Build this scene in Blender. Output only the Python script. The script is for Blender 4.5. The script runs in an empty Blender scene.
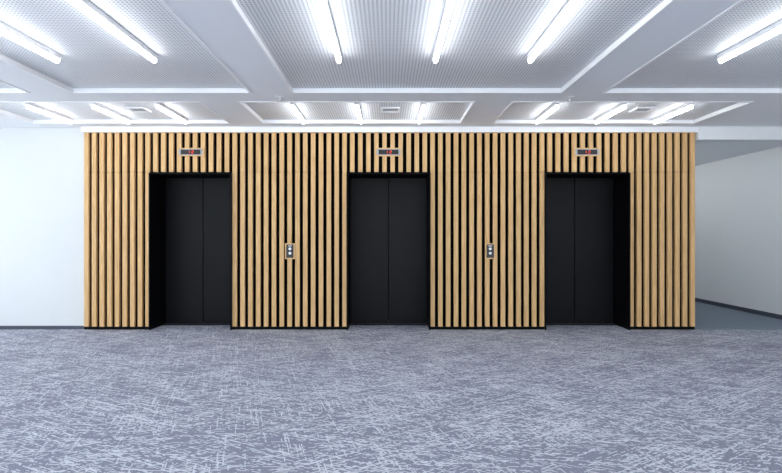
import bpy, bmesh, math, random
from mathutils import Vector
random.seed(4)
sc = bpy.context.scene
sc.view_settings.view_transform = 'Standard'
sc.view_settings.look = 'None'
sc.view_settings.exposure = 0.05
COL = sc.collection

# ------------------------------------------------------------------ materials
def new_mat(name):
    m = bpy.data.materials.new(name); m.use_nodes = True
    nt = m.node_tree
    b = nt.nodes.get('Principled BSDF')
    return m, nt, b

def simple(name, col, rough=0.6, metal=0.0, noise=0.03, scale=3.0, spec=0.5):
    m, nt, b = new_mat(name)
    b.inputs['Roughness'].default_value = rough
    b.inputs['Metallic'].default_value = metal
    b.inputs['Specular IOR Level'].default_value = spec
    tc = nt.nodes.new('ShaderNodeTexCoord')
    n = nt.nodes.new('ShaderNodeTexNoise'); n.inputs['Scale'].default_value = scale
    r = nt.nodes.new('ShaderNodeValToRGB')
    r.color_ramp.elements[0].color = tuple(c*(1-noise) for c in col)+(1,)
    r.color_ramp.elements[1].color = tuple(min(1, c*(1+noise)) for c in col)+(1,)
    nt.links.new(tc.outputs['Object'], n.inputs['Vector'])
    nt.links.new(n.outputs['Fac'], r.inputs['Fac'])
    nt.links.new(r.outputs['Color'], b.inputs['Base Color'])
    return m

def emis(name, col, s):
    m, nt, b = new_mat(name)
    b.inputs['Base Color'].default_value = (*col, 1)
    b.inputs['Emission Color'].default_value = (*col, 1)
    b.inputs['Emission Strength'].default_value = s
    return m

M_wall = simple('white_plaster', (0.80, 0.82, 0.83), 0.8, noise=.01)
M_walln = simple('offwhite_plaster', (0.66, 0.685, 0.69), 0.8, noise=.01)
M_ceil = simple('ceiling_paint', (0.87, 0.895, 0.925), 0.8, noise=.01)
M_trim = simple('white_enamel', (0.92, 0.93, 0.95), 0.5, noise=.01)
M_black = simple('black_backing', (0.004, 0.004, 0.005), 0.9, spec=0.0)
M_door = simple('black_powdercoat', (0.0055, 0.006, 0.0075), 0.42, noise=0.06, spec=0.14)
M_frame = simple('black_frame', (0.002, 0.002, 0.003), 0.5, spec=0.08)
M_base = simple('dark_baseboard', (0.055, 0.065, 0.09), 0.6)
M_steel = simple('brushed_steel', (0.55, 0.56, 0.58), 0.35, metal=0.9)
M_plastic = simple('black_plastic', (0.01, 0.01, 0.012), 0.3)
M_tube = emis('led_diffuser', (0.96, 0.98, 1.0), 15.0)
M_red = emis('red_led', (1.0, 0.06, 0.03), 0.6)
M_btn = simple('button_white', (0.7, 0.72, 0.74), 0.35)
M_grey = simple('grey_plastic', (0.35, 0.37, 0.4), 0.5)

def M(nt, op, a, b=None, c=None):
    n = nt.nodes.new('ShaderNodeMath'); n.operation = op
    for i, v in enumerate((a, b, c)):
        if v is None: continue
        if isinstance(v, (int, float)): n.inputs[i].default_value = v
        else: nt.links.new(v, n.inputs[i])
    return n.outputs[0]

SX0, SX1 = -4.47, 4.515
sw = 0.064; PITCH = 0.1145

def wood():
    m, nt, b = new_mat('oak_slat')
    tc = nt.nodes.new('ShaderNodeTexCoord')
    mp = nt.nodes.new('ShaderNodeMapping'); mp.inputs['Scale'].default_value = (30, 30, 1.6)
    n = nt.nodes.new('ShaderNodeTexNoise'); n.inputs['Scale'].default_value = 2.2
    n.inputs['Detail'].default_value = 5
    r = nt.nodes.new('ShaderNodeValToRGB')
    r.color_ramp.elements[0].position = .25; r.color_ramp.elements[1].position = .75
    r.color_ramp.elements[0].color = (0.57, 0.340, 0.140, 1)
    r.color_ramp.elements[1].color = (0.75, 0.495, 0.240, 1)
    nt.links.new(tc.outputs['Object'], mp.inputs['Vector'])
    nt.links.new(mp.outputs['Vector'], n.inputs['Vector'])
    nt.links.new(n.outputs['Fac'], r.inputs['Fac'])
    nt.links.new(r.outputs['Color'], b.inputs['Base Color'])
    b.inputs['Roughness'].default_value = 0.5
    b.inputs['Specular IOR Level'].default_value = 0.3
    return m
M_wood = wood()

def carpet():
    m, nt, b = new_mat('patterned_carpet')
    tc = nt.nodes.new('ShaderNodeTexCoord')
    def wnoise(x, y, z):
        cv = nt.nodes.new('ShaderNodeCombineXYZ')
        nt.links.new(x, cv.inputs[0]); nt.links.new(y, cv.inputs[1]); cv.inputs[2].default_value = z
        wn = nt.nodes.new('ShaderNodeTexWhiteNoise'); wn.noise_dimensions = '3D'
        nt.links.new(cv.outputs[0], wn.inputs['Vector'])
        return wn.outputs['Value']
    def layer(ang, L, D, w, thr, seed):
        mp = nt.nodes.new('ShaderNodeMapping')
        mp.inputs['Rotation'].default_value = (0, 0, math.radians(ang))
        mp.inputs['Location'].default_value = (seed*3.17, seed*1.31, 0)
        nt.links.new(tc.outputs['Object'], mp.inputs['Vector'])
        s = nt.nodes.new('ShaderNodeSeparateXYZ'); nt.links.new(mp.outputs[0], s.inputs[0])
        row = M(nt, 'FLOOR', M(nt, 'DIVIDE', s.outputs['Y'], w))
        wr = nt.nodes.new('ShaderNodeTexWhiteNoise'); wr.noise_dimensions = '1D'
        nt.links.new(row, wr.inputs['W'])
        off = M(nt, 'MULTIPLY', wr.outputs['Value'], 7.0)
        big = M(nt, 'FLOOR', M(nt, 'ADD', M(nt, 'DIVIDE', s.outputs['X'], L), off))
        small = M(nt, 'FLOOR', M(nt, 'ADD', M(nt, 'DIVIDE', s.outputs['X'], D), off))
        nb = wnoise(big, row, seed); ns = wnoise(small, row, seed+20)
        no = nt.nodes.new('ShaderNodeTexNoise'); no.inputs['Scale'].default_value = 2.4
        no.inputs['Detail'].default_value = 1
        nt.links.new(mp.outputs[0], no.inputs['Vector'])
        t = M(nt, 'ADD', M(nt, 'MULTIPLY', M(nt, 'SUBTRACT', no.outputs['Fac'], 0.5), 0.7), nb)
        lines = M(nt, 'GREATER_THAN', t, thr)
        return M(nt, 'MULTIPLY', lines, M(nt, 'GREATER_THAN', ns, 0.40))
    ls = [layer(27, .55, .022, .0075, .81, 1), layer(-33, .50, .022, .0075, .81, 2),
          layer(2, .14, .022, .0085, .78, 3), layer(74, .30, .02, .0075, .92, 4)]
    acc = ls[0]
    for l in ls[1:]: acc = M(nt, 'MAXIMUM', acc, l)
    vo = nt.nodes.new('ShaderNodeTexNoise'); vo.inputs['Scale'].default_value = 110; vo.inputs['Detail'].default_value = 2
    nt.links.new(tc.outputs['Object'], vo.inputs['Vector'])
    mix = nt.nodes.new('ShaderNodeMix'); mix.data_type = 'RGBA'
    nt.links.new(M(nt, 'MULTIPLY', acc, 0.88), mix.inputs['Factor'])
    base = nt.nodes.new('ShaderNodeValToRGB')
    base.color_ramp.elements[0].position = .35; base.color_ramp.elements[1].position = .65
    base.color_ramp.elements[0].color = (0.180, 0.190, 0.250, 1)
    base.color_ramp.elements[1].color = (0.270, 0.284, 0.355, 1)
    nt.links.new(vo.outputs['Fac'], base.inputs['Fac'])
    nt.links.new(base.outputs['Color'], mix.inputs['A'])
    mix.inputs['B'].default_value = (0.60, 0.63, 0.69, 1)
    nt.links.new(mix.outputs['Result'], b.inputs['Base Color'])
    b.inputs['Roughness'].default_value = 0.95
    b.inputs['Specular IOR Level'].default_value = 0.1
    return m
M_carpet = carpet()
M_carpet2 = simple('plain_bluegrey_carpet', (0.215, 0.26, 0.31), 0.95, noise=0.2, scale=60, spec=0.1)

def perforated():
    m, nt, b = new_mat('perforated_metal')
    tc = nt.nodes.new('ShaderNodeTexCoord')
    s = nt.nodes.new('ShaderNodeSeparateXYZ'); nt.links.new(tc.outputs['Object'], s.inputs[0])
    p = 0.031
    fx = M(nt, 'SUBTRACT', M(nt, 'FRACT', M(nt, 'DIVIDE', s.outputs['X'], p)), 0.5)
    fy = M(nt, 'SUBTRACT', M(nt, 'FRACT', M(nt, 'DIVIDE', s.outputs['Y'], p)), 0.5)
    d = M(nt, 'SQRT', M(nt, 'ADD', M(nt, 'MULTIPLY', fx, fx), M(nt, 'MULTIPLY', fy, fy)))
    h = M(nt, 'LESS_THAN', d, 0.26)
    mix = nt.nodes.new('ShaderNodeMix'); mix.data_type = 'RGBA'
    nt.links.new(h, mix.inputs['Factor'])
    mix.inputs['A'].default_value = (0.81, 0.835, 0.865, 1)
    mix.inputs['B'].default_value = (0.33, 0.35, 0.39, 1)
    nt.links.new(mix.outputs['Result'], b.inputs['Base Color'])
    b.inputs['Roughness'].default_value = 0.5
    return m
M_perf = perforated()

# ------------------------------------------------------------------ mesh helpers
def boxes(name, lst, mat, parent=None, bevel=0.0):
    me = bpy.data.meshes.new(name); bm = bmesh.new()
    for (x0, x1, y0, y1, z0, z1) in lst:
        v = [bm.verts.new(c) for c in ((x0,y0,z0),(x1,y0,z0),(x1,y1,z0),(x0,y1,z0),(x0,y0,z1),(x1,y0,z1),(x1,y1,z1),(x0,y1,z1))]
        for f in ((0,3,2,1),(4,5,6,7),(0,1,5,4),(1,2,6,5),(2,3,7,6),(3,0,4,7)):
            bm.faces.new([v[i] for i in f])
    if bevel: bmesh.ops.bevel(bm, geom=list(bm.edges), offset=bevel, segments=2, affect='EDGES')
    bm.to_mesh(me); bm.free()
    o = bpy.data.objects.new(name, me); me.materials.append(mat); COL.objects.link(o)
    if parent: o.parent = parent
    return o

def cyl(name, c, r1, r2, depth, mat, parent=None, seg=32, axis='Z'):
    me = bpy.data.meshes.new(name); bm = bmesh.new()
    bmesh.ops.create_cone(bm, cap_ends=True, segments=seg, radius1=r1, radius2=r2, depth=depth)
    if axis == 'Y':
        for v in bm.verts: v.co = Vector((v.co.x, v.co.z, v.co.y))
        bmesh.ops.recalc_face_normals(bm, faces=bm.faces)
    for v in bm.verts: v.co += Vector(c)
    bm.to_mesh(me); bm.free()
    o = bpy.data.objects.new(name, me); me.materials.append(mat); COL.objects.link(o)
    if parent: o.parent = parent
    return o

def empty(name, loc=(0,0,0)):
    e = bpy.data.objects.new(name, None); COL.objects.link(e); e.empty_display_size = .2
    return e

# ------------------------------------------------------------------ dimensions (m)
CAMZ = 1.37
YS = 7.647          # front of slats
YB = YS + 0.045     # backing / wall plane
CZ = 2.98           # main ceiling
XL, XR = -7.2, 6.5
YBACK, YEND = -4.0, 13.0
doors = [(-3.485, -2.31), (-0.588, 0.603), (2.32, 3.53)]
DOORTOP = 2.285
TOP = 2.90

boxes('floor', [(XL, XR, YBACK, YS+0.0, -0.1, 0), (XL, SX1, YS, YS+0.75, -0.1, 0)], M_carpet)
boxes('floor_corridor', [(SX1, XR, YS, YEND, -0.1, 0.0)], M_carpet2)

YW2 = YS + 0.75
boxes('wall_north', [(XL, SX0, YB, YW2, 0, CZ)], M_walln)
masses = []
xs = [SX0] + [v for d in doors for v in d] + [SX1]
T = 0.022
for i in range(0, len(xs), 2):
    a = xs[i] + (T if i else 0); b = xs[i+1] - (T if i+2 < len(xs) else 0)
    masses.append((a, b, YB+.001, YW2, 0, TOP))
for d in doors:
    masses.append((d[0]-T, d[1]+T, YB+.001, YW2, DOORTOP+T, TOP))
boxes('wall_elevator_backing', masses, M_black)
boxes('wall_shaft', [(SX0, SX1, YW2, YW2+0.1, 0, CZ)], M_black)
boxes('wall_corridor_inner', [(SX1-0.1, SX1, YW2+0.1, YEND, 0, CZ)], M_wall)
boxes('trim_slat_head', [(SX0-0.03, SX1+0.03, YS-0.03, YW2, TOP, CZ)], M_trim)
boxes('wall_lintel', [(SX1+0.03, XR, YS-0.03, YS+0.17, 2.79, CZ)], M_wall)
boxes('ceiling_corridor', [(SX1, XR, YS+0.17, YEND, 2.86, 2.96)], M_ceil)
boxes('wall_east', [(XR, XR+0.15, YBACK, YEND, 0, 3.2)], M_wall)
boxes('wall_corridor_end', [(SX1, XR, YEND, YEND+0.1, 0, CZ)], M_wall)
boxes('baseboard_east', [(XR-0.015, XR, YBACK, YEND, 0, 0.075)], M_base)
boxes('baseboard_north', [(XL, SX0-0.005, YB-0.015, YB, 0, 0.05)], M_base)

wl = [(XL-0.2, XL, YBACK, YW2, 0, 0.35), (XL-0.2, XL, YBACK, YW2, 2.75, 3.2)]
ys = [-4.0, -3.7, -1.2, -0.9, 1.6, 1.9, 4.4, 4.7, 7.0, YW2]
for i in range(0, len(ys), 2):
    wl.append((XL-0.2, XL, ys[i], ys[i+1], 0.35, 2.75))
boxes('wall_west', wl, M_wall)
for i in range(1, len(ys)-1, 2):
    y0, y1 = ys[i], ys[i+1]
    boxes('window_%d' % ((i+1)//2), [(XL-0.13, XL-0.07, y0, y1, 0.35, 0.41), (XL-0.13, XL-0.07, y0, y1, 2.69, 2.75),
        (XL-0.13, XL-0.07, y0, y0+.06, 0.41, 2.69), (XL-0.13, XL-0.07, y1-.06, y1, 0.41, 2.69),
        (XL-0.13, XL-0.07, (y0+y1)/2-.03, (y0+y1)/2+.03, 0.41, 2.69)], M_grey)
wb = [(XL, XR, YBACK-0.2, YBACK, 0, 0.35), (XL, XR, YBACK-0.2, YBACK, 2.75, 3.2)]
bx = [XL, -6.6, -3.6, -3.2, -0.4, 0.0, 2.8, 3.2, 6.0, XR]
for i in range(0, len(bx), 2):
    wb.append((bx[i], bx[i+1], YBACK-0.2, YBACK, 0.35, 2.75))
boxes('wall_south', wb, M_wall)
k = 5
for i in range(1, len(bx)-1, 2):
    x0, x1 = bx[i], bx[i+1]
    boxes('window_%d' % k, [(x0, x1, YBACK-.13, YBACK-.07, 0.35, 0.41), (x0, x1, YBACK-.13, YBACK-.07, 2.69, 2.75),
        (x0, x0+.06, YBACK-.13, YBACK-.07, .41, 2.69), (x1-.06, x1, YBACK-.13, YBACK-.07, .41, 2.69),
        ((x0+x1)/2-.03, (x0+x1)/2+.03, YBACK-.13, YBACK-.07, .41, 2.69)], M_grey)
    k += 1

# ------------------------------------------------------------------ ceiling with trays
trays = [
    (-3.53, -1.53, 1.6, 5.82, [-3.00, -2.12], 2.7, 4.73),
    (-1.085, 1.95, 1.6, 5.82, [-0.445, 0.43, 1.29], 2.7, 4.73),
    (2.40, 5.40, 1.6, 5.82, [3.02, 3.89, 4.76], 2.7, 4.73),
    (-6.7, -4.0, 1.6, 5.82, [-5.8, -4.9], 2.7, 4.73),
    (-5.04, -2.24, 6.20, 7.38, [-4.43, -3.62, -2.83], 6.38, 7.28),
    (-1.79, 1.04, 6.20, 7.38, [-1.18, -0.38, 0.435], 6.38, 7.28),
    (1.48, 4.35, 6.20, 7.38, [2.08, 2.91, 3.73], 6.38, 7.28),
    (-6.0, -3.4, -3.4, 1.1, [-5.2, -4.3], -2.6, 0.2),
    (-2.9, -0.3, -3.4, 1.1, [-2.1, -1.2], -2.6, 0.2),
    (0.3, 2.9, -3.4, 1.1, [1.2, 2.1], -2.6, 0.2),
    (3.4, 6.0, -3.4, 1.1, [4.3, 5.2], -2.6, 0.2),
]
cx = sorted({XL, XR} | {t[0] for t in trays} | {t[1] for t in trays})
cy = sorted({YBACK, YS-0.03} | {t[2] for t in trays} | {t[3] for t in trays})
cells = []
for j in range(len(cy)-1):
    run = None
    for i in range(len(cx)-1):
        mx, my = (cx[i]+cx[i+1])/2, (cy[j]+cy[j+1])/2
        hole = any(t[0] < mx < t[1] and t[2] < my < t[3] for t in trays)
        if hole:
            if run is not None: cells.append((run, cx[i], cy[j], cy[j+1], CZ, CZ+0.06)); run = None
        elif run is None: run = cx[i]
    if run is not None: cells.append((run, cx[-1], cy[j], cy[j+1], CZ, CZ+0.06))
cells.append((XL, XR, YBACK, YS-0.03, CZ+0.07, CZ+0.12))
cells.append((XL, SX0-0.03, YS-0.03, YW2, CZ, CZ+0.12))
cells.append((SX1+0.03, XR, YS-0.03, YS+0.17, CZ, CZ+0.12))
boxes('ceiling', cells, M_ceil)

def linear_light(x, ly0, ly1, ztop):
    l = empty('linear_ceiling_light')
    r = 0.018
    boxes('housing', [(x-r-.004, x+r+.004, ly0-.012, ly1+.012, ztop-0.044, ztop)], M_trim, l)
    boxes('diffuser', [(x-r, x+r, ly0, ly1, ztop-0.080, ztop-0.0441)], M_tube, l, bevel=0.008)

for (x0, x1, y0, y1, lx, ly0, ly1) in trays:
    e = empty('recessed_ceiling_panel')
    boxes('perforated_sheet', [(x0, x1, y0, y1, CZ+0.045, CZ+0.055)], M_perf, e)
    w, h = 0.018, 0.008
    z0, z1 = CZ-h, CZ+0.044
    boxes('edge_frame', [(x0, x1, y0, y0+w, z0, z1), (x0, x1, y1-w, y1, z0, z1),
                   (x0, x0+w, y0+w, y1-w, z0, z1), (x1-w, x1, y0+w, y1-w, z0, z1)], M_trim, e)
    for x in lx: linear_light(x, ly0, ly1, CZ+0.044)
linear_light(5.15, 10.4, 12.4, 2.86)  # added fill lamp, out of view, brightens the corridor wall
linear_light(4.85, 8.7, 10.2, 2.86)  # second added fill lamp, hidden behind the slat block, lifts the corridor further

def vent(x, y):
    e = empty('air_vent'); z = CZ+0.044; s = .12
    boxes('rim', [(x-s, x+s, y-s, y-s+.02, z-.02, z), (x-s, x+s, y+s-.02, y+s, z-.02, z),
                  (x-s, x-s+.02, y-s+.02, y+s-.02, z-.02, z), (x+s-.02, x+s, y-s+.02, y+s-.02, z-.02, z)], M_trim, e)
    boxes('dark_throat', [(x-s+.02, x+s-.02, y-s+.02, y+s-.02, z-.004, z)], M_black, e)
    boxes('louvres', [(x-s+.02, x+s-.02, y-s+.035+i*.033, y-s+.042+i*.033, z-.008, z-.005) for i in range(6)], M_trim, e)
for x in (-3.24, 0.03, 3.3): vent(x, 6.75)
def sprinkler(x, y):
    e = empty('fire_sprinkler')
    cyl('escutcheon', (x, y, CZ-.004), .035, .045, .008, M_trim, e)
    cyl('stem', (x, y, CZ-.028), .010, .012, .04, M_steel, e, 16)
    cyl('deflector', (x, y, CZ-.051), .026, .026, .005, M_steel, e, 20)
for x in (-1.25, 2.10, -4.6): sprinkler(x, 6.0)

# ------------------------------------------------------------------ slats
JOINT = 2.315
G = PITCH - sw
def spread(a, b, ga, gb):
    a += ga; b -= gb
    n = max(1, round((b-a-sw)/PITCH)); p = (b-a-sw)/n
    return [(a+i*p, a+i*p+sw) for i in range(n+1)]
low, high = [], []
for i in range(0, len(xs), 2):
    a = xs[i] + (0.021 if i else 0); b = xs[i+1] - (0.021 if i+2 < len(xs) else 0)
    for s in spread(a, b, 0, 0):
        low.append((s[0], s[1], YS, YB, 0.045, JOINT))
        high.append((s[0], s[1], YS, YB, JOINT+0.006, TOP))
for d in doors:
    for s in spread(d[0]-.021, d[1]+.021, G, G):
        high.append((s[0], s[1], YS, YB, JOINT+0.006, TOP))
e = empty('wood_slat_cladding')
boxes('lower_slats', low, M_wood, e)
boxes('upper_slats', high, M_wood, e)
pl = []
for i in range(0, len(xs), 2):
    a = xs[i] + (T if i else 0); b = xs[i+1] - (T if i+2 < len(xs) else 0)
    pl.append((a, b, YS+.005, YB, 0, 0.044))
boxes('plinth', pl, M_frame, e)

# ------------------------------------------------------------------ elevators
for (a, b) in doors:
    e = empty('elevator')
    yf, yd = YS-0.035, YS+0.50
    t = 0.020
    boxes('portal_frame', [(a-t, a, yf, YW2, 0.0, DOORTOP+t), (b, b+t, yf, YW2, 0.0, DOORTOP+t),
                           (a, b, yf, YW2, DOORTOP, DOORTOP+t)], M_frame, e)
    m = (a+b)/2
    boxes('door_leaf_left', [(a, m-.006, yd, yd+.04, 0.015, DOORTOP-.002)], M_door, e, bevel=0.003)
    boxes('door_leaf_right', [(m+.006, b, yd, yd+.04, 0.015, DOORTOP-.002)], M_door, e, bevel=0.003)
    boxes('landing_sill', [(a, b, yd-.12, yd+.1, 0.0, 0.012)], M_frame, e)
    boxes('sill_grooves', [(a, b, yd-.09, yd-.08, 0.012, 0.014), (a, b, yd-.05, yd-.04, 0.012, 0.014)], M_base, e)
    d = empty('floor_indicator_display')
    z = 2.61
    boxes('bezel', [(m-.19, m+.19, YS-.02, YS, z-.06, z-.046), (m-.19, m+.19, YS-.02, YS, z+.046, z+.06),
                    (m-.19, m-.176, YS-.02, YS, z-.046, z+.046), (m+.176, m+.19, YS-.02, YS, z-.046, z+.046)], M_wood, d)
    boxes('face', [(m-.176, m+.176, YS-.014, YS, z-.046, z+.046)], M_grey, d)
    boxes('screen', [(m-.145, m+.145, YS-.017, YS-.0141, z-.034, z+.034)], M_plastic, d)
    dg = []
    def seg7(cx_, ch):
        w_, h_, q = .014, .022, .005
        S = {'a': (cx_-w_, cx_+w_, z+h_-q, z+h_), 'g': (cx_-w_, cx_+w_, z-q/2, z+q/2), 'd': (cx_-w_, cx_+w_, z-h_, z-h_+q),
             'f': (cx_-w_, cx_-w_+q, z, z+h_), 'b': (cx_+w_-q, cx_+w_, z, z+h_), 'e': (cx_-w_, cx_-w_+q, z-h_, z), 'c': (cx_+w_-q, cx_+w_, z-h_, z)}
        for s_ in ch:
            q0 = S[s_]; dg.append((q0[0], q0[1], YS-.0185, YS-.0171, q0[2], q0[3]))
    seg7(m-.03, 'bc'); seg7(m+.03, 'abged'); 
    boxes('digits', dg, M_red, d)

for x in (-1.44, 1.50):
    e = empty('elevator_call_panel'); z = 1.155
    boxes('wood_surround', [(x-.072, x+.072, YS-.02, YS, z-.115, z-.098), (x-.072, x+.072, YS-.02, YS, z+.098, z+.115),
                        (x-.072, x-.055, YS-.02, YS, z-.098, z+.098), (x+.055, x+.072, YS-.02, YS, z-.098, z+.098)], M_wood, e)
    boxes('black_plate', [(x-.055, x+.055, YS-.014, YS, z-.098, z+.098)], M_plastic, e)
    cyl('up_button', (x, YS-.018, z+.035), .02, .02, .008, M_btn, e, 24, 'Y')
    cyl('down_button', (x, YS-.018, z-.03), .02, .02, .008, M_btn, e, 24, 'Y')
    boxes('status_strip', [(x-.025, x+.025, YS-.017, YS-.0141, z+.07, z+.082)], M_steel, e)

# ------------------------------------------------------------------ world (overcast sky)
w = bpy.data.worlds.new('overcast'); sc.world = w; w.use_nodes = True
bg = w.node_tree.nodes['Background']
bg.inputs['Color'].default_value = (0.88, 0.94, 1.0, 1); bg.inputs['Strength'].default_value = 4.7

# ------------------------------------------------------------------ camera
cd = bpy.data.cameras.new('camera'); cam = bpy.data.objects.new('camera', cd); COL.objects.link(cam)
cam.location = (0, 0, CAMZ); cam.rotation_euler = (math.radians(90), 0, 0)
cd.sensor_width = 36; cd.lens = 520/782*36
cd.shift_x = 0.0038
sc.camera = cam
